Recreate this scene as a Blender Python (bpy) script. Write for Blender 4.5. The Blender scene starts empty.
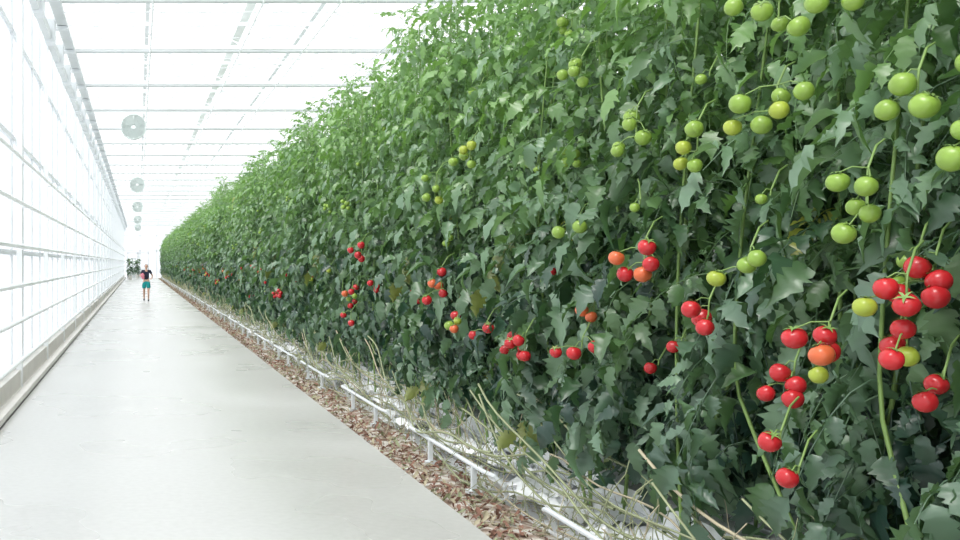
import bpy, math, random
import numpy as np
from mathutils import Vector, Matrix
random.seed(7); rng=np.random.default_rng(7)
sc=bpy.context.scene
sc.view_settings.view_transform='Standard'
sc.view_settings.look='None'

# ------------------------------------------------------------------ materials
def new_mat(name):
    m=bpy.data.materials.new(name); m.use_nodes=True
    nt=m.node_tree; nt.nodes.clear()
    out=nt.nodes.new('ShaderNodeOutputMaterial')
    return m,nt,out
def simple(name,col,rough=.5,noise=0,scale=8,metal=0,spec=.5,bump=0):
    m,nt,out=new_mat(name)
    p=nt.nodes.new('ShaderNodeBsdfPrincipled')
    p.inputs['Roughness'].default_value=rough; p.inputs['Metallic'].default_value=metal
    p.inputs['Specular IOR Level'].default_value=spec
    n=nt.nodes.new('ShaderNodeTexNoise'); n.inputs['Scale'].default_value=scale; n.inputs['Detail'].default_value=4
    tc=nt.nodes.new('ShaderNodeTexCoord'); nt.links.new(tc.outputs['Object'],n.inputs['Vector'])
    mx=nt.nodes.new('ShaderNodeMix'); mx.data_type='RGBA'
    mx.inputs[6].default_value=(*[c*(1-noise) for c in col],1); mx.inputs[7].default_value=(*[min(1,c*(1+noise)) for c in col],1)
    nt.links.new(n.outputs['Fac'],mx.inputs[0]); nt.links.new(mx.outputs[2],p.inputs['Base Color'])
    if bump:
        b=nt.nodes.new('ShaderNodeBump'); b.inputs['Strength'].default_value=bump; b.inputs['Distance'].default_value=.02
        nt.links.new(n.outputs['Fac'],b.inputs['Height']); nt.links.new(b.outputs[0],p.inputs['Normal'])
    nt.links.new(p.outputs[0],out.inputs[0]); return m

def leaf_mat(name,lo,hi,pale,z0,z1,transl=.25,rough=.42):
    m,nt,out=new_mat(name); N=nt.nodes.new; L=nt.links.new
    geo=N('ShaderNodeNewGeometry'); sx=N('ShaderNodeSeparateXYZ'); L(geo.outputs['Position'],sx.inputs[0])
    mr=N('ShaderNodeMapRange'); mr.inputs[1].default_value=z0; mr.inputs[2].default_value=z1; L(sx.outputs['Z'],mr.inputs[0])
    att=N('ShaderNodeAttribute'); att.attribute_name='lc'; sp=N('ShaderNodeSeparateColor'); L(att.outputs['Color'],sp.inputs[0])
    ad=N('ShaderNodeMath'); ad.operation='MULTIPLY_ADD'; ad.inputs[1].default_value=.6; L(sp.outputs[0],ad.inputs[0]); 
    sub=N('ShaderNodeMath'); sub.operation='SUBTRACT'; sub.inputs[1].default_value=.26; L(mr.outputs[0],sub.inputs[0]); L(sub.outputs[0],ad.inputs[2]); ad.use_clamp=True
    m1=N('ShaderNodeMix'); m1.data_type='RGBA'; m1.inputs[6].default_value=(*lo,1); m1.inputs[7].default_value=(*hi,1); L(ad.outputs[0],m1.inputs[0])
    m2=N('ShaderNodeMix'); m2.data_type='RGBA'; m2.inputs[7].default_value=(*pale,1); L(m1.outputs[2],m2.inputs[6])
    pw=N('ShaderNodeMath'); pw.operation='POWER'; pw.inputs[1].default_value=2.6; L(sp.outputs[1],pw.inputs[0]); 
    pm=N('ShaderNodeMath'); pm.operation='MULTIPLY'; pm.inputs[1].default_value=.9; L(pw.outputs[0],pm.inputs[0]); L(pm.outputs[0],m2.inputs[0])
    m3=N('ShaderNodeMix'); m3.data_type='RGBA'; m3.inputs[7].default_value=(.38,.40,.10,1); L(m2.outputs[2],m3.inputs[6]); L(sp.outputs[2],m3.inputs[0])
    p=N('ShaderNodeBsdfPrincipled'); p.inputs['Roughness'].default_value=rough; p.inputs['Specular IOR Level'].default_value=.9
    L(m3.outputs[2],p.inputs['Base Color'])
    tr=N('ShaderNodeBsdfTranslucent'); g=N('ShaderNodeMix'); g.data_type='RGBA'; g.blend_type='MULTIPLY'; g.inputs[0].default_value=1
    g.inputs[7].default_value=(1.7,1.8,.9,1); L(m3.outputs[2],g.inputs[6]); L(g.outputs[2],tr.inputs[0])
    ms=N('ShaderNodeMixShader'); ms.inputs[0].default_value=transl; L(p.outputs[0],ms.inputs[1]); L(tr.outputs[0],ms.inputs[2]); L(ms.outputs[0],out.inputs[0])
    return m

def glass_mat(name,frost=.4,col=(.95,.98,1)):
    m,nt,out=new_mat(name); N=nt.nodes.new; L=nt.links.new
    t=N('ShaderNodeBsdfTransparent'); t.inputs[0].default_value=(1,1,1,1)
    d=N('ShaderNodeBsdfTranslucent'); d.inputs[0].default_value=(*col,1)
    nz=N('ShaderNodeTexNoise'); nz.inputs['Scale'].default_value=.6
    mp=N('ShaderNodeMapRange'); mp.inputs[3].default_value=frost*.85; mp.inputs[4].default_value=min(1,frost*1.15); L(nz.outputs['Fac'],mp.inputs[0])
    a=N('ShaderNodeMixShader'); L(mp.outputs[0],a.inputs[0]); L(t.outputs[0],a.inputs[1]); L(d.outputs[0],a.inputs[2])
    g=N('ShaderNodeBsdfGlossy'); g.inputs['Roughness'].default_value=.1
    b=N('ShaderNodeMixShader'); b.inputs[0].default_value=.05; L(a.outputs[0],b.inputs[1]); L(g.outputs[0],b.inputs[2]); L(b.outputs[0],out.inputs[0])
    return m

M={}
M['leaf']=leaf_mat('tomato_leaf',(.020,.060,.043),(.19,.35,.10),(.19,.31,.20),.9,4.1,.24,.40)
M['stem']=simple('green_stem',(.20,.32,.09),.5,.3,12)
M['vine']=simple('bare_vine',(.30,.33,.19),.7,.4,5)
M['straw']=simple('dry_straw',(.45,.40,.28),.8,.3,5)
M['dead']=simple('dead_leaf',(.26,.14,.10),.85,.5,6)
M['red']=simple('ripe_tomato',(.50,.020,.026),.26,.25,9)
M['orange']=simple('turning_tomato',(.62,.13,.045),.28,.35,14)
M['green']=simple('green_tomato',(.24,.38,.06),.3,.3,18)
M['yell']=simple('yellow_green_tomato',(.34,.42,.05),.3,.3,14)
M['white']=simple('white_painted_steel',(.90,.92,.93),.4,.02,3)
M['whited']=simple('white_duct_steel',(.68,.71,.72),.5,.04,3)
M['alu']=simple('aluminium_bar',(.74,.77,.79),.45,.03,3)
M['pipe']=simple('galvanised_pipe',(.70,.74,.76),.4,.1,5)
M['sheet']=simple('white_ground_sheet',(.84,.86,.88),.45,.08,3,bump=.6)
M['slab']=simple('white_grow_bag',(.90,.92,.94),.35,.05,6,bump=.4)
M['kerb']=simple('kerb_concrete',(.74,.72,.68),.8,.12,3)
M['glass']=glass_mat('roof_glass',.22)
M['wallglass']=glass_mat('wall_glazing',.8,(.62,.65,.68))
M['fan']=simple('fan_grey',(.66,.73,.71),.5,.05)
M['string']=simple('crop_string',(.8,.82,.75),.7,.05)

m,nt,out=new_mat('polished_concrete'); N=nt.nodes.new; L=nt.links.new
p=N('ShaderNodeBsdfPrincipled'); tc=N('ShaderNodeTexCoord')
n1=N('ShaderNodeTexNoise'); n1.inputs['Scale'].default_value=.45; n1.inputs['Detail'].default_value=3; n1.inputs['Roughness'].default_value=.5; L(tc.outputs['Object'],n1.inputs['Vector'])
n2=N('ShaderNodeTexNoise'); n2.inputs['Scale'].default_value=18; n2.inputs['Detail'].default_value=6; L(tc.outputs['Object'],n2.inputs['Vector'])
r1=N('ShaderNodeValToRGB'); r1.color_ramp.elements[0].position=.3; r1.color_ramp.elements[0].color=(.60,.595,.57,1); r1.color_ramp.elements[1].position=.7; r1.color_ramp.elements[1].color=(.66,.66,.64,1)
L(n1.outputs['Fac'],r1.inputs[0])
mx=N('ShaderNodeMix'); mx.data_type='RGBA'; mx.blend_type='SOFT_LIGHT'; mx.inputs[0].default_value=.3; L(r1.outputs[0],mx.inputs[6]); L(n2.outputs['Fac'],mx.inputs[7])
L(mx.outputs[2],p.inputs['Base Color'])
mr=N('ShaderNodeMapRange'); mr.inputs[1].default_value=.3; mr.inputs[2].default_value=.7; mr.inputs[3].default_value=.24; mr.inputs[4].default_value=.34; L(n1.outputs['Fac'],mr.inputs[0]); L(mr.outputs[0],p.inputs['Roughness'])
p.inputs['Specular IOR Level'].default_value=.7
L(p.outputs[0],out.inputs[0]); M['floor']=m
m,nt,out=new_mat('littered_soil'); N=nt.nodes.new; L=nt.links.new
p=N('ShaderNodeBsdfPrincipled'); p.inputs['Roughness'].default_value=.9; tc=N('ShaderNodeTexCoord')
n1=N('ShaderNodeTexNoise'); n1.inputs['Scale'].default_value=9; n1.inputs['Detail'].default_value=8; L(tc.outputs['Object'],n1.inputs['Vector'])
r1=N('ShaderNodeValToRGB'); e=r1.color_ramp.elements; e[0].position=.36; e[0].color=(.22,.14,.10,1); e[1].position=.6; e[1].color=(.70,.67,.62,1)
x=e.new(.48); x.color=(.42,.33,.27,1); L(n1.outputs['Fac'],r1.inputs[0]); L(r1.outputs[0],p.inputs['Base Color'])
b=N('ShaderNodeBump'); b.inputs['Strength'].default_value=.6; L(n1.outputs['Fac'],b.inputs['Height']); L(b.outputs[0],p.inputs['Normal'])
L(p.outputs[0],out.inputs[0]); M['soil']=m

# ------------------------------------------------------------------ mesh builder
class MB:
    def __init__(s): s.v=[];s.f=[];s.m=[];s.c=[];s.n=0
    def add(s,v,f,mi=0,col=(.5,.5,0)):
        v=np.asarray(v,np.float32); f=np.asarray(f,np.int32)
        s.v.append(v); s.f.append(f+s.n); s.m.append(np.full(len(f),mi,np.int32)); s.c.append(np.tile(np.array([*col,1.],np.float32),(len(v),1))); s.n+=len(v)
    def box(s,x0,x1,y0,y1,z0,z1,mi=0):
        v=[(x,y,z) for x in(x0,x1) for y in(y0,y1) for z in(z0,z1)]
        s.add(v,[(0,1,3,2),(4,6,7,5),(0,4,5,1),(2,3,7,6),(0,2,6,4),(1,5,7,3)],mi)
    def tube(s,pts,r,sides=6,mi=0,closed=False,col=(.5,.5,0)):
        P=np.asarray(pts,float); n=len(P); R=np.broadcast_to(r,(n,))
        if closed: T=np.roll(P,-1,0)-np.roll(P,1,0)
        else: T=np.gradient(P,axis=0)
        T/=np.linalg.norm(T,axis=1)[:,None]+1e-9
        up=np.array([0,0,1.]) if abs(T[:,2]).mean()<.8 else np.array([1.,0,0])
        A=np.cross(T,up); A/=np.linalg.norm(A,axis=1)[:,None]+1e-9; B=np.cross(T,A)
        a=np.arange(sides)*2*math.pi/sides+math.pi/sides
        V=P[:,None]+R[:,None,None]*(np.cos(a)[None,:,None]*A[:,None]+np.sin(a)[None,:,None]*B[:,None])
        I=np.arange(n if closed else n-1)[:,None]; J=(I+1)%n; K=np.arange(sides)[None]; Q=(K+1)%sides
        F=np.stack([I*sides+K,I*sides+Q,J*sides+Q,J*sides+K],-1).reshape(-1,4)
        s.add(V.reshape(-1,3),F,mi,col)
    def obj(s,name,mats,parent=None,smooth=False):
        return inst(name,s.mesh(name,mats,smooth),parent)
    def mesh(s,name,mats,smooth=False):
        V=np.concatenate(s.v).astype(np.float32); F=np.concatenate(s.f).astype(np.int32); nf=len(F)
        me=bpy.data.meshes.new(name)
        me.vertices.add(len(V)); me.vertices.foreach_set('co',V.ravel())
        me.loops.add(nf*4); me.loops.foreach_set('vertex_index',F.ravel())
        me.polygons.add(nf); me.polygons.foreach_set('loop_start',np.arange(nf,dtype=np.int32)*4)
        for mm in mats: me.materials.append(mm)
        me.polygons.foreach_set('material_index',np.concatenate(s.m))
        me.polygons.foreach_set('use_smooth',np.full(nf,bool(smooth)))
        me.update(calc_edges=True)
        if M['leaf'] in mats:
            ca=me.color_attributes.new('lc','FLOAT_COLOR','POINT'); ca.data.foreach_set('color',np.concatenate(s.c).ravel())
        return me
def inst(name,me,parent=None,loc=(0,0,0),rz=0,scale=(1,1,1)):
    o=bpy.data.objects.new(name,me); sc.collection.objects.link(o); o.location=loc; o.rotation_euler=(0,0,rz); o.scale=scale
    if parent: o.parent=parent
    return o
def empty(name,loc=(0,0,0)):
    o=bpy.data.objects.new(name,None); sc.collection.objects.link(o); o.location=loc; o.empty_display_size=.2; return o

Y0,Y1=-6.,120.
XL,XR=-1.78,14.22
# ------------------------------------------------------------------ floor & ground
b=MB(); b.box(-1.45,2.24,Y0,Y1,-.12,0.); floor=b.obj('floor',[M['floor']])
b=MB(); b.box(XL-.1,-1.45,Y0,Y1,-.12,.02); b.box(-1.52,-1.45,Y0,Y1,.0,.09); b.box(XL-.05,-1.64,Y0,Y1,0.,.26); b.obj('trim_kerb',[M['kerb']])
b=MB(); nx,ny=40,420
xs=np.concatenate([np.linspace(2.24,5.2,30),np.linspace(5.6,XR,10)]); ys=np.linspace(Y0,Y1,ny)
V=[];
for j in range(ny):
    for i in range(nx):
        V.append((xs[i],ys[j],-.05+random.uniform(-.01,.02)+.02*math.sin(xs[i]*9+ys[j]*.7)))
F=[(j*nx+i,j*nx+i+1,(j+1)*nx+i+1,(j+1)*nx+i) for j in range(ny-1) for i in range(nx-1)]
F=np.array(F); fx=np.array([V[q[0]][0] for q in F])
b.add(V,F); 
g=b.obj('ground',[M['soil'],M['sheet']],smooth=True)
mi=np.where(fx>2.75,1,0).astype(np.int32); g.data.polygons.foreach_set('material_index',mi)
b=MB(); b.box(-60,XL-.1,Y0-40,Y1+60,-.2,-.1); b.box(XL-.1,XR+60,Y1+.3,Y1+60,-.2,-.1); b.obj('outdoor_ground',[M['sheet']])

# ------------------------------------------------------------------ left wall
W=MB()
y=Y0
while y<=Y1+.01:
    W.box(-1.70,-1.62,y-.06,y+.06,.0,6.6,0); y+=4
y=Y0
while y<=Y1+.01:
    W.box(XL-.03,XL+.03,y-.035,y+.035,.26,6.3,1); y+=1.33
for z in (.3,1.9,3.5,5.0,6.3): W.box(XL-.025,XL+.035,Y0,Y1,z-.035,z+.035,1)
PZ=(.45,.98,1.45,1.97,2.55,3.15)
for z in PZ: W.tube([(-1.56,yy,z) for yy in (Y0,Y1)],.03,8,0)
y=Y0
while y<=Y1: 
    for z in PZ: W.box(-1.66,-1.55,y-.015,y+.015,z-.035,z-.015,0)
    y+=4
W.add([(XL,Y0,.26),(XL,Y1,.26),(XL,Y1,6.3),(XL,Y0,6.3)],[(0,1,2,3)],2)
W.obj('wall_left',[M['white'],M['alu'],M['wallglass']])
W=MB()
W.box(-1.46,-1.30,Y0,Y1,6.02,6.09,0); W.box(-1.30,-1.27,Y0,Y1,6.0,6.08,0)
W.box(-1.61,-1.5,Y0,Y1,5.6,5.75,0)
y=Y0
while y<Y1:
    W.box(-1.61,-1.27,y-.04,y+.04,5.94,6.01,1); W.box(-1.60,-1.44,y+1.2,y+1.5,5.55,5.95,1); y+=2
W.obj('eave_gutter',[M['whited'],M['alu']])
W=MB()
W.add([(XR,Y0,0),(XR,Y1,0),(XR,Y1,6.9),(XR,Y0,6.9)],[(0,1,2,3)],1)
y=Y0
while y<=Y1: W.box(XR-.05,XR+.05,y-.04,y+.04,0,6.9,0); y+=4
W.obj('wall_right',[M['alu'],M['wallglass']])
W=MB()
W.add([(XL,Y1,0),(XR,Y1,0),(XR,Y1,6.9),(XL,Y1,6.9)],[(0,1,2,3)],1)
for i in range(9): W.box(XL+2*i-.04,XL+2*i+.04,Y1-.08,Y1,0,6.9,0)
for z in (3.2,5): W.box(XL,XR,Y1-.08,Y1,z-.05,z+.05,0)
W.obj('wall_back',[M['alu'],M['wallglass']])
W=MB()
for a,c in ((-1.3,-.02),(.02,1.3)):
    W.box(a,a+.09,Y1-.2,Y1-.1,0,3.0); W.box(c-.09,c,Y1-.2,Y1-.1,0,3.0); W.box(a,c,Y1-.2,Y1-.1,2.9,3.0); W.box(a,c,Y1-.2,Y1-.1,0,.9); W.box(a,c,Y1-.2,Y1-.1,1.0,1.08)
W.obj('door_1',[M['whited']])
# ------------------------------------------------------------------ roof
R=MB(); C=MB()
def beam(b,p,q,r,mi=0): b.tube([p,q],r,4,mi)
y=-4.+.5
while y<=Y1:
    beam(R,(XL,y,6.17),(XR,y,6.17),.052); beam(R,(XL,y,6.65),(XR,y,6.65),.05)
    x=XL; up=True
    while x<XR-.1:
        beam(R,(x,y,6.17 if up else 6.65),(x+1,y,6.65 if up else 6.17),.015); x+=1; up=not up
    R.tube([(XL+.4,y+.28,6.16),(XR-.4,y+.28,6.16)],.055,6,1)
    for k in (1,2,3): R.tube([(XL,y+k,6.14),(XR,y+k,6.14)],.014,4,1)
    C.box(7.17,7.27,y-.05,y+.05,-.05,6.1,0)
    y+=4
C.obj('steel_column_row',[M['white']])
for gx in range(5):
    x=XL+4*gx
    R.box(x-.09,x+.09,Y0,Y1,6.82,6.95,0)
    if gx<4: 
        R.box(x+1.95,x+2.05,Y0,Y1,7.64,7.72,1)
        y=Y0
        while y<=Y1:
            beam(R,(x,y,6.93),(x+2,y,7.7),.024,1); beam(R,(x+4,y,6.93),(x+2,y,7.7),.024,1); y+=1.33
for x in (.25,2.1,3.4,5.0): 
    R.tube([(x,Y0,6.12),(x,Y1,6.12)],.016,6,0)
    y=Y0
    while y<Y1: R.box(x-.018,x+.018,y-.018,y+.018,6.1,6.3,1); y+=1.0
R.obj('ceiling_truss',[M['white'],M['whited']])
G=MB()
for gx in range(4):
    x=XL+4*gx
    G.add([(x,Y0,6.97),(x+2,Y0,7.74),(x+2,Y1,7.74),(x,Y1,6.97)],[(0,1,2,3)]); G.add([(x+2,Y0,7.74),(x+4,Y0,6.97),(x+4,Y1,6.97),(x+2,Y1,7.74)],[(0,1,2,3)])
G.obj('ceiling',[M['glass']])
# ------------------------------------------------------------------ circulation fans
F_=MB()
def ring(b,r,y,t,mi=0,n=32): b.tube([(r*math.cos(a),y,r*math.sin(a)) for a in np.arange(n)*2*math.pi/n],t,5,mi,True)
for yy in (-.10,.10):
    for r in np.linspace(.08,.36,11): ring(F_,r,yy,.008 if r<.35 else .014)
    for k in range(16):
        a=k*math.pi/8; F_.tube([(.05*math.cos(a),yy,.05*math.sin(a)),(.36*math.cos(a),yy,.36*math.sin(a))],.005,4)
n=36; V=[];F=[]
for k in range(n):
    a=k*2*math.pi/n
    for yy in(-.10,.10): V.append((.37*math.cos(a),yy,.37*math.sin(a)))
for k in range(n): j=(k+1)%n; F.append((2*k,2*j,2*j+1,2*k+1))
F_.add(V,F)
F_.tube([(0,-.08,0),(0,.09,0)],.075,12)
for k in range(6):
    a=k*2*math.pi/6; V=[];
    for r,w in((.07,.045),(.18,.10),(.33,.165)):
        for s in(-1,1): V.append((r*math.cos(a)-s*w*math.sin(a),s*.04,r*math.sin(a)+s*w*math.cos(a)))
    F_.add(V,[(0,1,3,2),(2,3,5,4)],0)
F_.tube([(-.2,0,.3),(-.2,0,.58)],.008,4); F_.tube([(.2,0,.3),(.2,0,.58)],.008,4)
fm=F_.mesh('circulation_fan',[M['fan']])
for i,y in enumerate((29.5,48.5,67.5,87.5,107.5)): inst('circulation_fan',fm,None,(-.14 if i==0 else -.05,y,5.54 if i else 5.76))

# ------------------------------------------------------------------ leaves
def rot(ax,a):
    c,s=math.cos(a),math.sin(a)
    return np.array({'x':[[1,0,0],[0,c,-s],[0,s,c]],'y':[[c,0,s],[0,1,0],[-s,0,c]],'z':[[c,-s,0],[s,c,0],[0,0,1]]}[ax])
T_=np.array([0,.10,.20,.28,.38,.46,.56,.65,.76,.86,1.]); W0=np.array([.01,.30,.42,.30,.54,.36,.46,.26,.30,.11,.004])
NT=len(T_)
def leaflet(L,Wd,droop,fold,r):
    w=W0*Wd*(1+r.uniform(-.15,.15,NT)); n=NT
    ml=np.stack([T_*L,np.zeros(n),-droop*L*T_**2],1)
    wl=w*(1+r.uniform(-.1,.1,n)); 
    curl=r.uniform(-.3,1.2)
    def side(s): 
        sweep=.15*wl
        return np.stack([T_*L+sweep, s*wl*.93, ml[:,2]+fold*wl-curl*wl**2/Wd*1.3+r.uniform(-.006,.010,n)*L/.1],1)
    V=np.concatenate([side(-1),ml,side(1)]); F=[]
    for i in range(n-1): F+= [(i,i+1,n+i+1,n+i),(n+i,n+i+1,2*n+i+1,2*n+i)]
    return V,np.array(F)
def leaf(seed,R=.40,dro=1.0):
    r=np.random.default_rng(seed); vs=[];fs=[];n=0
    a=r.uniform(.15,.5); bb=r.uniform(.5,.95)*dro
    def pt(s): return np.array([R*(s-.18*bb*s*s),.0,R*(a*s-bb*s*s)])
    sl=[(.34,1,.08),(.36,-1,.08),(.57,1,.11),(.6,-1,.11),(.8,1,.115),(.82,-1,.115),(1.,0,.145),(.46,1,.045),(.7,-1,.045)]
    for s,sd,L in sl:
        L=L*r.uniform(.8,1.2)
        V,F=leaflet(L,L*r.uniform(.62,.85),r.uniform(.15,.95)*dro,r.uniform(.0,.7),r)
        ang=sd*r.uniform(.9,1.35); tan=math.atan2(a-2*bb*s,1)
        pitch=-tan*.8 if sd==0 else r.uniform(.0,.9)*dro
        V=V+[.015,0,0]
        V=V@(rot('z',ang)@rot('y',pitch)@rot('x',r.uniform(-.6,.6))).T+pt(s)
        vs.append(V);fs.append(F+n);n+=len(V)
    mb=MB(); mb.tube([pt(s) for s in np.linspace(0,1,6)],np.linspace(.0045,.002,6),3)
    vs.append(mb.v[0]); fs.append(mb.f[0]+n)
    return np.concatenate(vs),np.concatenate(fs)
LN=[leaf(i) for i in range(16)]; LD=[leaf(100+i,.38,1.5) for i in range(12)]
def plant(seed,nl=124,top=4.2,bot=.66):
    r=np.random.default_rng(seed); b=MB()
    zs=np.linspace(.02,top,24); ph=r.uniform(0,6,2)
    sx=.06*np.sin(zs*1.3+ph[0]); sy=.14*np.sin(zs*1.1+ph[1])
    lean=r.uniform(-.5,.5)*np.maximum(0,1.2-zs)
    b.tube(np.stack([sx,sy+lean,zs],1),np.linspace(.013,.006,24),5,1)
    b.tube(np.stack([sx*.5+.14,sy+.12-lean,zs*.96],1),np.linspace(.011,.005,24),5,1)
    b.tube([(0,0,top-.3),(0,.02,5.8)],.0025,3,2)
    az=r.uniform(0,6); bz=r.uniform(0,6)
    for i in range(nl):
        z=bot+(top-bot)*(i+r.uniform(0,1))/nl
        az+=2.4+r.uniform(-.4,.4)
        low=z<1.7; lib=LD if (low or r.random()<.4) else LN
        V,F=lib[r.integers(len(lib))]
        s=np.interp(z,[.7,1.2,2.5,4.2],[1.0,1.18,1.03,.68])*r.uniform(.75,1.28)
        Rm=rot('z',az)@rot('y',r.uniform(-.4,.55)+(.35 if low else 0)-(.35 if z>top-.4 else 0))@rot('x',r.uniform(-.5,.5))
        x0=np.interp(z,zs,sx); y0=np.interp(z,zs,sy); off=r.uniform(-.12,.12,2)
        P=V*s@Rm.T+[x0+off[0],y0+off[1]*1.5,z]
        zmin=r.uniform(.14,.55)
        sh=max(0,zmin-P[:,2].min()); P[:,2]+=sh
        lim=np.interp(z,[.6,1.6,2.6,4.2],[.58,.72,.72,.58])+.07*math.sin(z*3.1+bz)
        e=np.abs(P[:,0]).max()-lim
        if e>0: P[:,0]-=math.copysign(e,P[np.argmax(np.abs(P[:,0])),0])
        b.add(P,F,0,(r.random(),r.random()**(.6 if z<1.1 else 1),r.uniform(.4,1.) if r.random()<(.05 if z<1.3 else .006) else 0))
    for k in range(6):
        V,F=LN[r.integers(16)]; P=V*r.uniform(.45,.75)@(rot('z',r.uniform(0,6))@rot('y',-r.uniform(.5,1.3))).T+[sx[-1]+r.uniform(-.1,.1),sy[-1]+r.uniform(-.15,.15),top-.15+k*.06]; b.add(P,F,0,(.9,.5,0))
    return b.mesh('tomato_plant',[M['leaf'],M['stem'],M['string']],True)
row=empty('tomato_plant_row')
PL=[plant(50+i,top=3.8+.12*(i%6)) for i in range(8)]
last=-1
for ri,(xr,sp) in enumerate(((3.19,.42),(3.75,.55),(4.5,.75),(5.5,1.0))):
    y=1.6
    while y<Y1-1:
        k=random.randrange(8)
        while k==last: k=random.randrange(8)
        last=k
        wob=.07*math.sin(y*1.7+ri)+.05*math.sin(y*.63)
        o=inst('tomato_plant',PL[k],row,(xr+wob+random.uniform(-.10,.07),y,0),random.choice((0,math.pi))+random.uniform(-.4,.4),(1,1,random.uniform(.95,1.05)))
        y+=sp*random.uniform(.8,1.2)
# ------------------------------------------------------------------ tomatoes
def tomato(b,c,r,mi,seed):
    q=np.random.default_rng(seed); nu,nv=18,12
    til=rot('x',q.uniform(-.6,.6))@rot('y',q.uniform(-.6,.6))
    ph=q.uniform(0,6); fl=q.uniform(.90,1.0); kx=q.uniform(.94,1.02); V=[]; F=[]
    for j in range(nv+1):
        t=math.pi*j/nv
        for i in range(nu):
            a=2*math.pi*i/nu; rib=1+.045*math.cos(5*a+ph)*max(0,math.sin(t))**.5*(1 if j<nv/2 else .4)
            R_=r*math.sin(t)*rib; z=r*fl*math.cos(t)
            if t<.8: z-=r*.16*(1-t/.8)**1.5
            V.append((R_*math.cos(a)*kx,R_*math.sin(a),z))
    for j in range(nv):
        for i in range(nu): k=(i+1)%nu; F.append((j*nu+i,j*nu+k,(j+1)*nu+k,(j+1)*nu+i))
    b.add(np.array(V)@til.T+c,F,mi)
    for k in range(5):
        a=k*1.257+ph; ca,sa=math.cos(a),math.sin(a); w=.11*r
        S=[(0-w*sa,w*ca,.82*r),(0+w*sa,-w*ca,.82*r),(.4*r*ca+w*sa,.4*r*sa-w*ca,.98*r),(.4*r*ca-w*sa,.4*r*sa+w*ca,.98*r),(.85*r*ca+.02*w,.85*r*sa,.87*r),(.85*r*ca,.85*r*sa+.02*w,.87*r)]
        b.add(np.array(S)@til.T+c,[(0,1,2,3),(3,2,4,5)],4)
    return np.array(c)+til@np.array([0,0,.8*r])
TM=[M['red'],M['orange'],M['green'],M['yell'],M['stem']]
def truss(fr,seed):
    b=MB(); tops=[]
    for i,(x,y,z,r,mi) in enumerate(fr): tops.append(tomato(b,(x,y,z),r,mi,seed*31+i))
    cx=np.mean([f[0] for f in fr]); cy=np.mean([f[1] for f in fr]); zt=max(f[2] for f in fr)+.05
    a0=np.array((cx+.2,cy+.12,zt+.12)); kn=np.array((cx+.05,cy,zt))
    lo=np.array((cx+.04,cy,min(f[2] for f in fr)))
    pts=[a0,(a0+kn)/2+[0,0,.03],kn,(kn*2+lo)/3+[0,0,.01],(kn+2*lo)/3]
    b.tube(pts,.0045,6,4)
    ax=np.array(pts,float)
    for t in tops:
        d=ax[2:]; q=d[np.argmin(np.linalg.norm(d-t-[0,0,.03],axis=1))]
        b.tube([q,(q+t)/2+[0,0,.015],t],.003,5,4)
    return b.mesh('tomato_truss',TM,True)
r_,o_,g_,y_=0,1,2,3
hand=[
 [(4.05,1.446,r_),(3.95,1.40,r_),(3.80,1.40,o_),(3.93,1.31,y_),(3.86,1.47,r_)],
 [(3.455,1.605,r_),(3.51,1.518,r_),(3.58,1.593,y_),(3.53,1.42,y_),(3.54,1.66,r_),(3.60,1.45,r_),(3.43,1.42,r_)],
 [(5.40,1.777,o_),(5.20,1.745,r_),(5.08,1.83,r_),(5.29,1.69,o_),(5.40,1.69,r_)],
 [(4.154,1.007,r_)],[(4.02,.886,r_)],
 [(4.67,1.45,r_),(4.84,1.484,r_),(4.75,1.53,r_)],
 [(4.85,2.31,g_),(4.94,2.24,g_),(4.78,2.39,g_),(4.82,2.22,g_)],
 [(5.53,2.39,g_),(5.42,2.43,g_),(5.33,2.49,g_),(5.49,2.55,g_),(5.45,2.36,g_)],
 [(4.30,2.435,g_),(4.20,2.45,g_),(4.10,2.377,g_),(4.27,2.34,g_),(4.38,2.344,g_),(4.01,2.44,g_)],
 [(3.47,2.37,g_),(3.40,2.285,g_),(3.53,2.29,g_)],
 [(3.59,2.025,g_),(3.64,1.93,g_),(3.71,2.05,g_),(3.76,1.96,g_),(3.68,1.86,g_)],
 [(3.24,2.09,g_),(3.22,2.18,g_)],
 [(4.51,1.68,y_),(4.38,1.74,g_),(4.27,1.77,g_)],
 [(4.34,2.86,g_),(4.27,2.77,g_),(4.17,2.80,g_),(4.10,2.72,g_)],
 [(3.84,2.75,g_),(3.74,2.73,g_)],
 [(6.23,1.195,r_),(5.97,1.25,r_),(6.1,1.2,r_)],
 [(7.09,1.18,r_),(6.94,1.105,r_),(6.98,1.21,r_),(7.03,1.1,r_)],
 [(7.91,1.18,r_),(7.75,1.246,r_)],
 [(9.07,1.414,r_),(9.0,1.55,o_),(8.77,1.67,r_),(8.9,1.48,r_),(8.85,1.57,o_)],
 [(12.38,1.91,r_),(11.94,1.965,r_),(12.05,1.846,r_),(12.2,1.8,r_)],
 [(12.6,1.095,r_),(12.5,1.0,r_)],
 [(6.2,2.916,g_),(6.09,2.96,g_),(6.0,2.90,g_),(6.13,2.86,g_)],
 [(8.1,2.665,g_),(8.28,2.64,g_),(7.98,2.69,g_),(8.1,2.55,g_),(8.2,2.58,g_)],
 [(9.07,2.52,g_),(9.0,2.42,g_),(9.15,2.35,g_),(9.05,2.32,g_)],
 [(6.2,1.94,g_),(6.08,1.97,g_)],
]
for i,cl in enumerate(hand):
    fr=[(2.61+random.uniform(-.03,.05)+(.08 if j%2 else 0),y,z,random.uniform(.034,.045) if m_ in(g_,y_) else random.uniform(.038,.048),m_ if m_!=g_ or random.random()<.9 else y_) for j,(y,z,m_) in enumerate(cl)]
    inst('tomato_truss',truss(fr,i),row)
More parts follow.
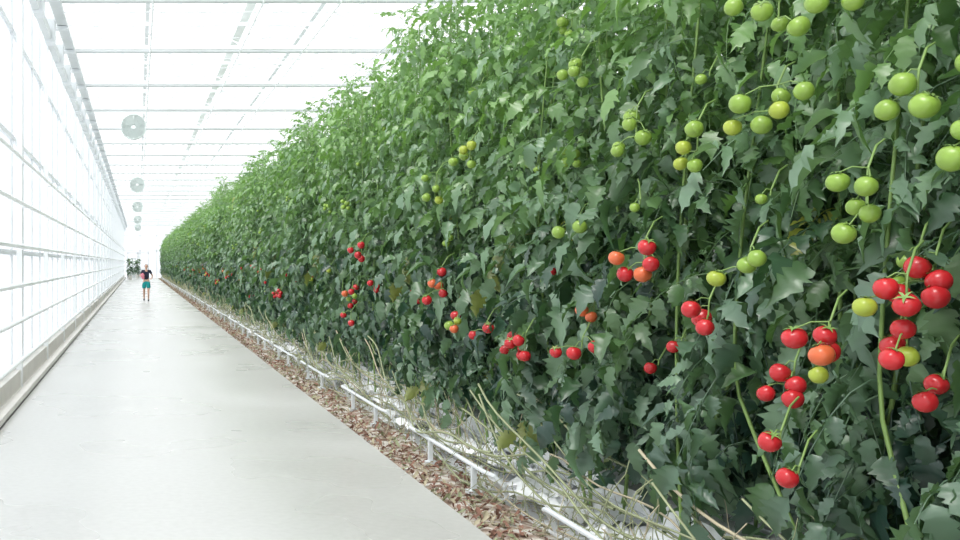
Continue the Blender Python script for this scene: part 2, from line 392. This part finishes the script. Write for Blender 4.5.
def gen(kind,seed):
    q=random.Random(seed); fr=[]
    for i in range(q.choice((1,2,3,4))):
        m_={'r':q.choice((r_,r_,r_,r_,o_)),'g':g_,'m':q.choice((r_,o_,y_,g_))}[kind]
        rr=q.uniform(.033,.045) if kind!='g' else q.uniform(.026,.038)
        fr.append((q.uniform(-.06,.05),(-1)**i*.045+q.uniform(-.03,.03),-.035*i+q.uniform(-.015,.015),rr,m_))
    return truss(fr,seed)
TR=[gen('r',i+300) for i in range(8)]; TG=[gen('g',i+320) for i in range(8)]; TX=[gen('m',i+340) for i in range(4)]
y=5.6
while y<60:
    z=random.triangular(.85,1.95,1.4); me=random.choice(TR if random.random()<.75 else TX)
    inst('tomato_truss',me,row,(random.uniform(2.70,3.0),y,z),random.uniform(-.6,.6))
    if random.random()<.75:
        inst('tomato_truss',random.choice(TG),row,(random.uniform(2.66,2.95),y+random.uniform(-.3,.3),random.uniform(1.9,3.5)),random.uniform(-.6,.6))
    y+=random.uniform(.3,1.2)
for y,z in ((4.6,2.05),(5.1,2.7),(3.75,1.75),(3.45,2.45),(6.6,2.5)): inst('tomato_truss',random.choice(TG),row,(2.86,y,z))
for y,z in ((3.62,1.3),(3.62,1.72),(4.4,1.25),(5.3,1.3)): inst('tomato_truss',random.choice(TR),row,(2.86,y,z))
# ------------------------------------------------------------------ bare vines at the row foot
b=MB(); q=random.Random(4)
for k in range(15):
    x0=q.uniform(2.68,3.1); z0=q.uniform(.02,.34); ph=q.uniform(0,6); w=q.uniform(.9,2.2)
    y=q.uniform(0,3); 
    while y<Y1-6:
        ln=q.uniform(1.8,5); n=int(ln/.18)+2; ys=np.linspace(y,y+ln,n)
        zz=z0+.10*np.sin(ys*w+ph)+.03*np.sin(ys*w*3.1)+np.linspace(0,1,n)**3*.5*(k%2); xx=x0+.11*np.sin(ys*w*.7+ph*2)+.03*np.sin(ys*w*2.7+ph)
        b.tube(np.stack([xx,ys,np.maximum(zz,.0)],1),q.uniform(.005,.010),5,q.choice((0,0,0,1)))
        y+=ln*q.uniform(.8,1.3)
for k in range(1900):
    y=2.5+ (Y1-5)*q.random()**1.8; x=q.uniform(2.58,3.1); z=q.uniform(.03,.6)*min(1,(x-2.4)/.4); 
    a=q.uniform(-.2,.16); c=q.uniform(-.25,.25)
    P=[(x+a*t+q.uniform(-.03,.03),y+c*t*t+q.uniform(-.03,.03),max(.0,z-.4*z*t-.25*t*t)) for t in np.linspace(0,1,5)]
    b.tube(P,q.uniform(.0018,.0038),4,q.choice((0,0,1)))
b.obj('bare_tomato_vines',[M['vine'],M['straw']],row,smooth=True)
# litter of dead leaves
b=MB(); q=np.random.default_rng(5)
def dl(q):
    t=np.array([0,.25,.55,.8,1.]); w=np.array([.01,.3,.34,.2,.01])*.05*(1+q.uniform(-.3,.3,5)); z=q.uniform(-.01,.015,5)-.05*t*t
    V=np.concatenate([np.stack([t*.09,-w,z+q.uniform(0,.02,5)],1),np.stack([t*.09,0*w,z],1),np.stack([t*.09,w,z+q.uniform(0,.02,5)],1)])
    F=[]; 
    for i in range(4): F+=[(i,i+1,6+i,5+i),(5+i,6+i,11+i,10+i)]
    return V,np.array(F)
LL=[dl(q) for _ in range(12)]
for k in range(6500):
    y=2.5+(Y1-6)*q.random()**2.1; x=2.27+abs(q.normal(0,.30)); 
    V,F=LL[q.integers(12)]; 
    P=V*q.uniform(.3,.95)@(rot('z',q.uniform(0,6))@rot('y',q.uniform(-.4,.4))@rot('x',q.uniform(-.7,.7))).T
    P[:,2]-=P[:,2].min(); P=P+[x,y,-.035]
    b.add(P,F,int(q.choice([0,1,2],p=[.58,.27,.15])))
for k in range(1400):
    y=2.5+(Y1-6)*q.random()**2; x=q.uniform(2.28,2.95); a=q.uniform(0,6.3); l=q.uniform(.08,.3)
    b.tube([(x,y,-.02),(max(2.26,x+.5*l*math.cos(a)),y+.5*l*math.sin(a),.0),(max(2.26,x+l*math.cos(a+.4)),y+l*math.sin(a+.4),-.02)],q.uniform(.0015,.003),4,1)
b.obj('dead_leaf_litter',[M['dead'],M['straw'],M['vine']],smooth=True)
b=MB()
y=2.
q=np.random.default_rng(9)
while y<Y1-3:
    for x in (3.2,3.84): 
        b.box(x,x+.24,y,y+.95,.16,.28,0); b.box(x-.02,x+.26,y-.03,y+.98,.13,.16,1)
        for t in(.2,.7): b.box(x+.08,x+.14,y+t,y+t+.06,-.05,.13,1)
    y+=1.05
b.obj('grow_bag_row',[M['slab'],M['alu']],row)
b=MB()
for k in range(120):
    y=3+60*(k/120)**1.5+q.uniform(-.3,.3); x=q.uniform(2.9,3.15); n=7; s=q.uniform(.25,.5)
    V=[((i/(n-1)-.5)*s,(j/(n-1)-.5)*s*1.3,.03+.07*abs(math.sin(i*1.7+k))+.07*abs(math.cos(j*1.3+k*2))) for j in range(n) for i in range(n)]
    V=np.array(V)@rot('z',q.uniform(0,3)).T+[x,y,-.03]
    F=[(j*n+i,j*n+i+1,(j+1)*n+i+1,(j+1)*n+i) for j in range(n-1) for i in range(n-1)]
    b.add(V,F)
b.obj('plastic_sheet_scraps',[M['slab']])
b=MB(); y=4.2-3.2
while y<Y1-4:
    pts=[(2.74,y,.0),(2.70,y-.02,.10),(2.64,y,.17),(2.6,y+.12,.18),(2.6,y+2.15,.18),(2.62,y+2.25,.16),(2.68,y+2.3,.1),(2.72,y+2.3,.0)]
    b.tube(pts,.018,8)
    for t in (.35,1.5): b.box(2.582,2.618,y+t-.02,y+t+.02,-.03,.17); b.box(2.55,2.65,y+t-.05,y+t+.05,-.04,-.01)
    y+=3.2
b.obj('heating_pipe_rail',[M['pipe']],smooth=False)

# ------------------------------------------------------------------ bush by the end door
b=MB(); q=np.random.default_rng(3)
for i in range(90):
    V,F=LN[q.integers(14)]; z=q.uniform(.7,2.2)
    b.add(V*1.0@(rot('z',q.uniform(0,6))@rot('y',q.uniform(-.6,.3))).T+[0,0,z],F,0,(q.random(),q.random(),0))
b.tube([(0,0,.3),(0.02,0,2.2)],.03,6,1)
b.tube([(0,0,0),(0,0,.05),(0,0,.4),(0,0,.45)],[.16,.18,.24,.25],14,2)
b.tube([(0,0,.38),(0,0,.40)],[.24,.001],14,1)
pm=b.mesh('potted_bush',[M['leaf'],M['stem'],M['kerb']],True)
for x,y in ((-.85,104),(-.1,114)): inst('potted_bush',pm,None,(x,y,0),x*3)

# ------------------------------------------------------------------ walking woman
SK=simple('skin',(.62,.38,.28),.5,.08,20); NV=simple('navy_cotton',(.018,.022,.045),.8,.2,30); TE=simple('teal_cotton',(.0,.30,.30),.75,.15,30)
HR=simple('dark_hair',(.035,.02,.015),.5,.3,40); SH=simple('shoe_canvas',(.12,.12,.13),.7,.1,20); EY=simple('eye_dark',(.02,.015,.01),.2); LP=simple('lips',(.45,.13,.12),.5); PK=simple('pink_towel',(.75,.25,.33),.8,.1,20)
wom=empty('walking_woman',(.37,46,0))
def skin(name,vs,es,mat,sub=2,root=0,parent=wom,loc=(0,0,0)):
    me=bpy.data.meshes.new(name); me.from_pydata([v[:3] for v in vs],es,[]); me.materials.append(mat)
    o=bpy.data.objects.new(name,me); sc.collection.objects.link(o); o.parent=parent; o.location=loc
    md=o.modifiers.new('s','SKIN'); md.use_smooth_shade=True
    L_=me.skin_vertices[0].data
    for i,v in enumerate(vs): 
        rr=v[3]; L_[i].radius=rr if isinstance(rr,tuple) else (rr,rr); L_[i].use_root=(i==root)
    s=o.modifiers.new('u','SUBSURF'); s.levels=sub; s.render_levels=sub
    return o
body=[(0,0,.93,(.125,.095)),(0,0,1.08,(.105,.08)),(0,0,1.25,(.125,.09)),(0,0,1.38,(.13,.075)),(0,-.005,1.44,(.05,.05)),(0,-.01,1.50,(.045,.048)),
 (.09,0,.88,(.085,.09)),(.10,-.10,.50,(.052,.058)),(.10,.02,.10,(.033,.036)),(.10,-.10,.035,(.035,.025)),
 (-.09,0,.88,(.085,.09)),(-.10,.03,.50,(.052,.058)),(-.10,.22,.16,(.033,.036)),(-.10,.12,.04,(.035,.025)),
 (.17,0,1.37,(.05,.05)),(.29,.05,1.15,(.038,.038)),(.24,-.15,1.05,(.026,.024)),
 (-.17,0,1.37,(.05,.05)),(-.29,.05,1.15,(.038,.038)),(-.20,-.16,1.16,(.026,.024)),
 (.10,-.06,.34,(.048,.052)),(-.10,.13,.34,(.048,.052))]
skin('body',body,[(0,1),(1,2),(2,3),(3,4),(4,5),(0,6),(6,7),(7,20),(20,8),(8,9),(0,10),(10,11),(11,21),(21,12),(12,13),(3,14),(14,15),(15,16),(3,17),(17,18),(18,19)],SK)
shirt=[(0,0,.95,(.145,.115)),(0,0,1.08,(.125,.10)),(0,0,1.25,(.145,.105)),(0,0,1.385,(.14,.085)),(.17,0,1.385,(.062,.062)),(.245,.03,1.24,(.056,.056)),(-.17,0,1.385,(.062,.062)),(-.245,.03,1.24,(.056,.056)),(0,-.005,1.435,(.062,.06))]
skin('shirt',shirt,[(0,1),(1,2),(2,3),(3,4),(4,5),(3,6),(6,7),(3,8)],NV)
shorts=[(0,0,.98,(.14,.115)),(0,0,.90,(.15,.125)),(.095,-.01,.84,(.11,.115)),(.105,-.08,.56,(.10,.105)),(-.095,0,.84,(.11,.115)),(-.105,.02,.56,(.10,.105))]
skin('shorts',shorts,[(0,1),(1,2),(2,3),(1,4),(4,5)],TE)
def ell(b,c,r,mi=0,nu=20,nv=14,f=None):
    V=[]
    for j in range(nv+1):
        t=math.pi*j/nv
        for i in range(nu):
            a=2*math.pi*i/nu; v=np.array([math.sin(t)*math.cos(a),math.sin(t)*math.sin(a),math.cos(t)])
            if f: v=f(v)
            V.append(np.array(c)+v*r)
    b.add(V,[(j*nu+i,j*nu+(i+1)%nu,(j+1)*nu+(i+1)%nu,(j+1)*nu+i) for j in range(nv) for i in range(nu)],mi)
h=MB()
ell(h,(0,-.015,1.575),(.074,.092,.11),0,24,18,lambda v: v*np.array([1-.28*max(0,-v[2])**1.2,1-.15*max(0,-v[2]),1]))
h.tube([(0,-.105,1.60),(0,-.118,1.575),(0,-.126,1.555),(0,-.108,1.548)],[.006,.01,.014,.008],8,0)
for s in(-1,1): ell(h,(s*.03,-.092,1.58),(.014,.01,.008),1,10,8); ell(h,(s*.075,-.005,1.57),(.01,.018,.03),0,10,8); h.tube([(s*.016,-.103,1.598),(s*.045,-.095,1.6)],.003,5,2)
ell(h,(0,-.098,1.522),(.024,.008,.007),3,12,8)
h.obj('head',[SK,EY,HR,LP],wom,True)
h=MB(); ell(h,(0,.012,1.60),(.085,.092,.10),0,20,14,lambda v: v*np.array([1,1 if v[1]>-.1 else .75,1 if v[2]>0 else 1.0])); ell(h,(0,.10,1.60),(.04,.045,.05),0)
h.obj('hair',[HR],wom,True)
def hand_(name,wr,d,s):
    d=Vector(d).normalized(); up=Vector((0,0,1)); side=d.cross(up).normalized()*s; up=side.cross(d).normalized()*s
    w=Vector(wr); P=lambda f,a,u=0:tuple(w+d*f+side*a+up*u)
    vs=[(*P(0,0),(.024,.018)),(*P(.045,0),(.036,.014)),(*P(.08,0),(.036,.012))]; es=[(0,1),(1,2)]
    skin(name+'_palm',vs,es,SK,2)
    for k,(a,l) in enumerate(((-.030,.066),(-.010,.075),(.010,.070),(.029,.055))):
        skin(f'{name}_finger_{k+1}',[(*P(.06,a),.0085),(*P(.06+l*.55,a*1.1,-.006),.008),(*P(.06+l*.85,a*1.12,-.022),.0075),(*P(.06+l,a*1.12,-.04),.006)],[(0,1),(1,2),(2,3)],SK,1)
    skin(name+'_thumb',[(*P(.02,-.02),.011),(*P(.05,-.05,-.01),.009),(*P(.075,-.058,-.022),.0075)],[(0,1),(1,2)],SK,1)
hand_('hand_right',(.24,-.15,1.05),(-.35,-.9,-.15),1); hand_('hand_left',(-.20,-.16,1.16),(.5,-.8,.2),-1)
h=MB()
ell(h,(-.17,-.20,1.17),(.09,.05,.12),0,16,10); ell(h,(-.15,-.2,1.08),(.07,.045,.08),0,16,10); h.obj('folded_towel',[PK],wom,True)
for n,x,y,z,t in(('shoe_right',.10,-.05,.0,0),('shoe_left',-.10,.17,.02,.25)):
    h=MB(); ell(h,(0,-.02,.045),(.045,.13,.05),0,16,10,lambda v:v*np.array([1,1,1 if v[2]>0 else .8])*np.array([1,1,1.2 if v[1]>.2 else .8])); o=h.obj(n,[SH],wom,True); o.location=(x,y,z); o.rotation_euler=(-t,0,0)

# ------------------------------------------------------------------ light
w=bpy.data.worlds.new('overcast_sky'); sc.world=w; w.use_nodes=True
bg=w.node_tree.nodes['Background']; bg.inputs[0].default_value=(.97,.985,1,1); bg.inputs[1].default_value=1.66
sd=bpy.data.lights.new('sun','SUN'); sd.energy=3.7; sd.angle=math.radians(22); sd.color=(1,.98,.94)
so=bpy.data.objects.new('sun',sd); sc.collection.objects.link(so); so.location=(-10,0,20)
so.rotation_euler=Vector((.50,.40,-1)).to_track_quat('-Z','Y').to_euler()
# ------------------------------------------------------------------ camera
cd=bpy.data.cameras.new('camera'); cd.lens=37.5; cd.sensor_width=36; cd.shift_x=.356; cd.shift_y=-.0073; cd.clip_end=500
co=bpy.data.objects.new('camera',cd); sc.collection.objects.link(co); co.location=(0,0,1.75); co.rotation_euler=(math.pi/2,0,0)
sc.camera=co
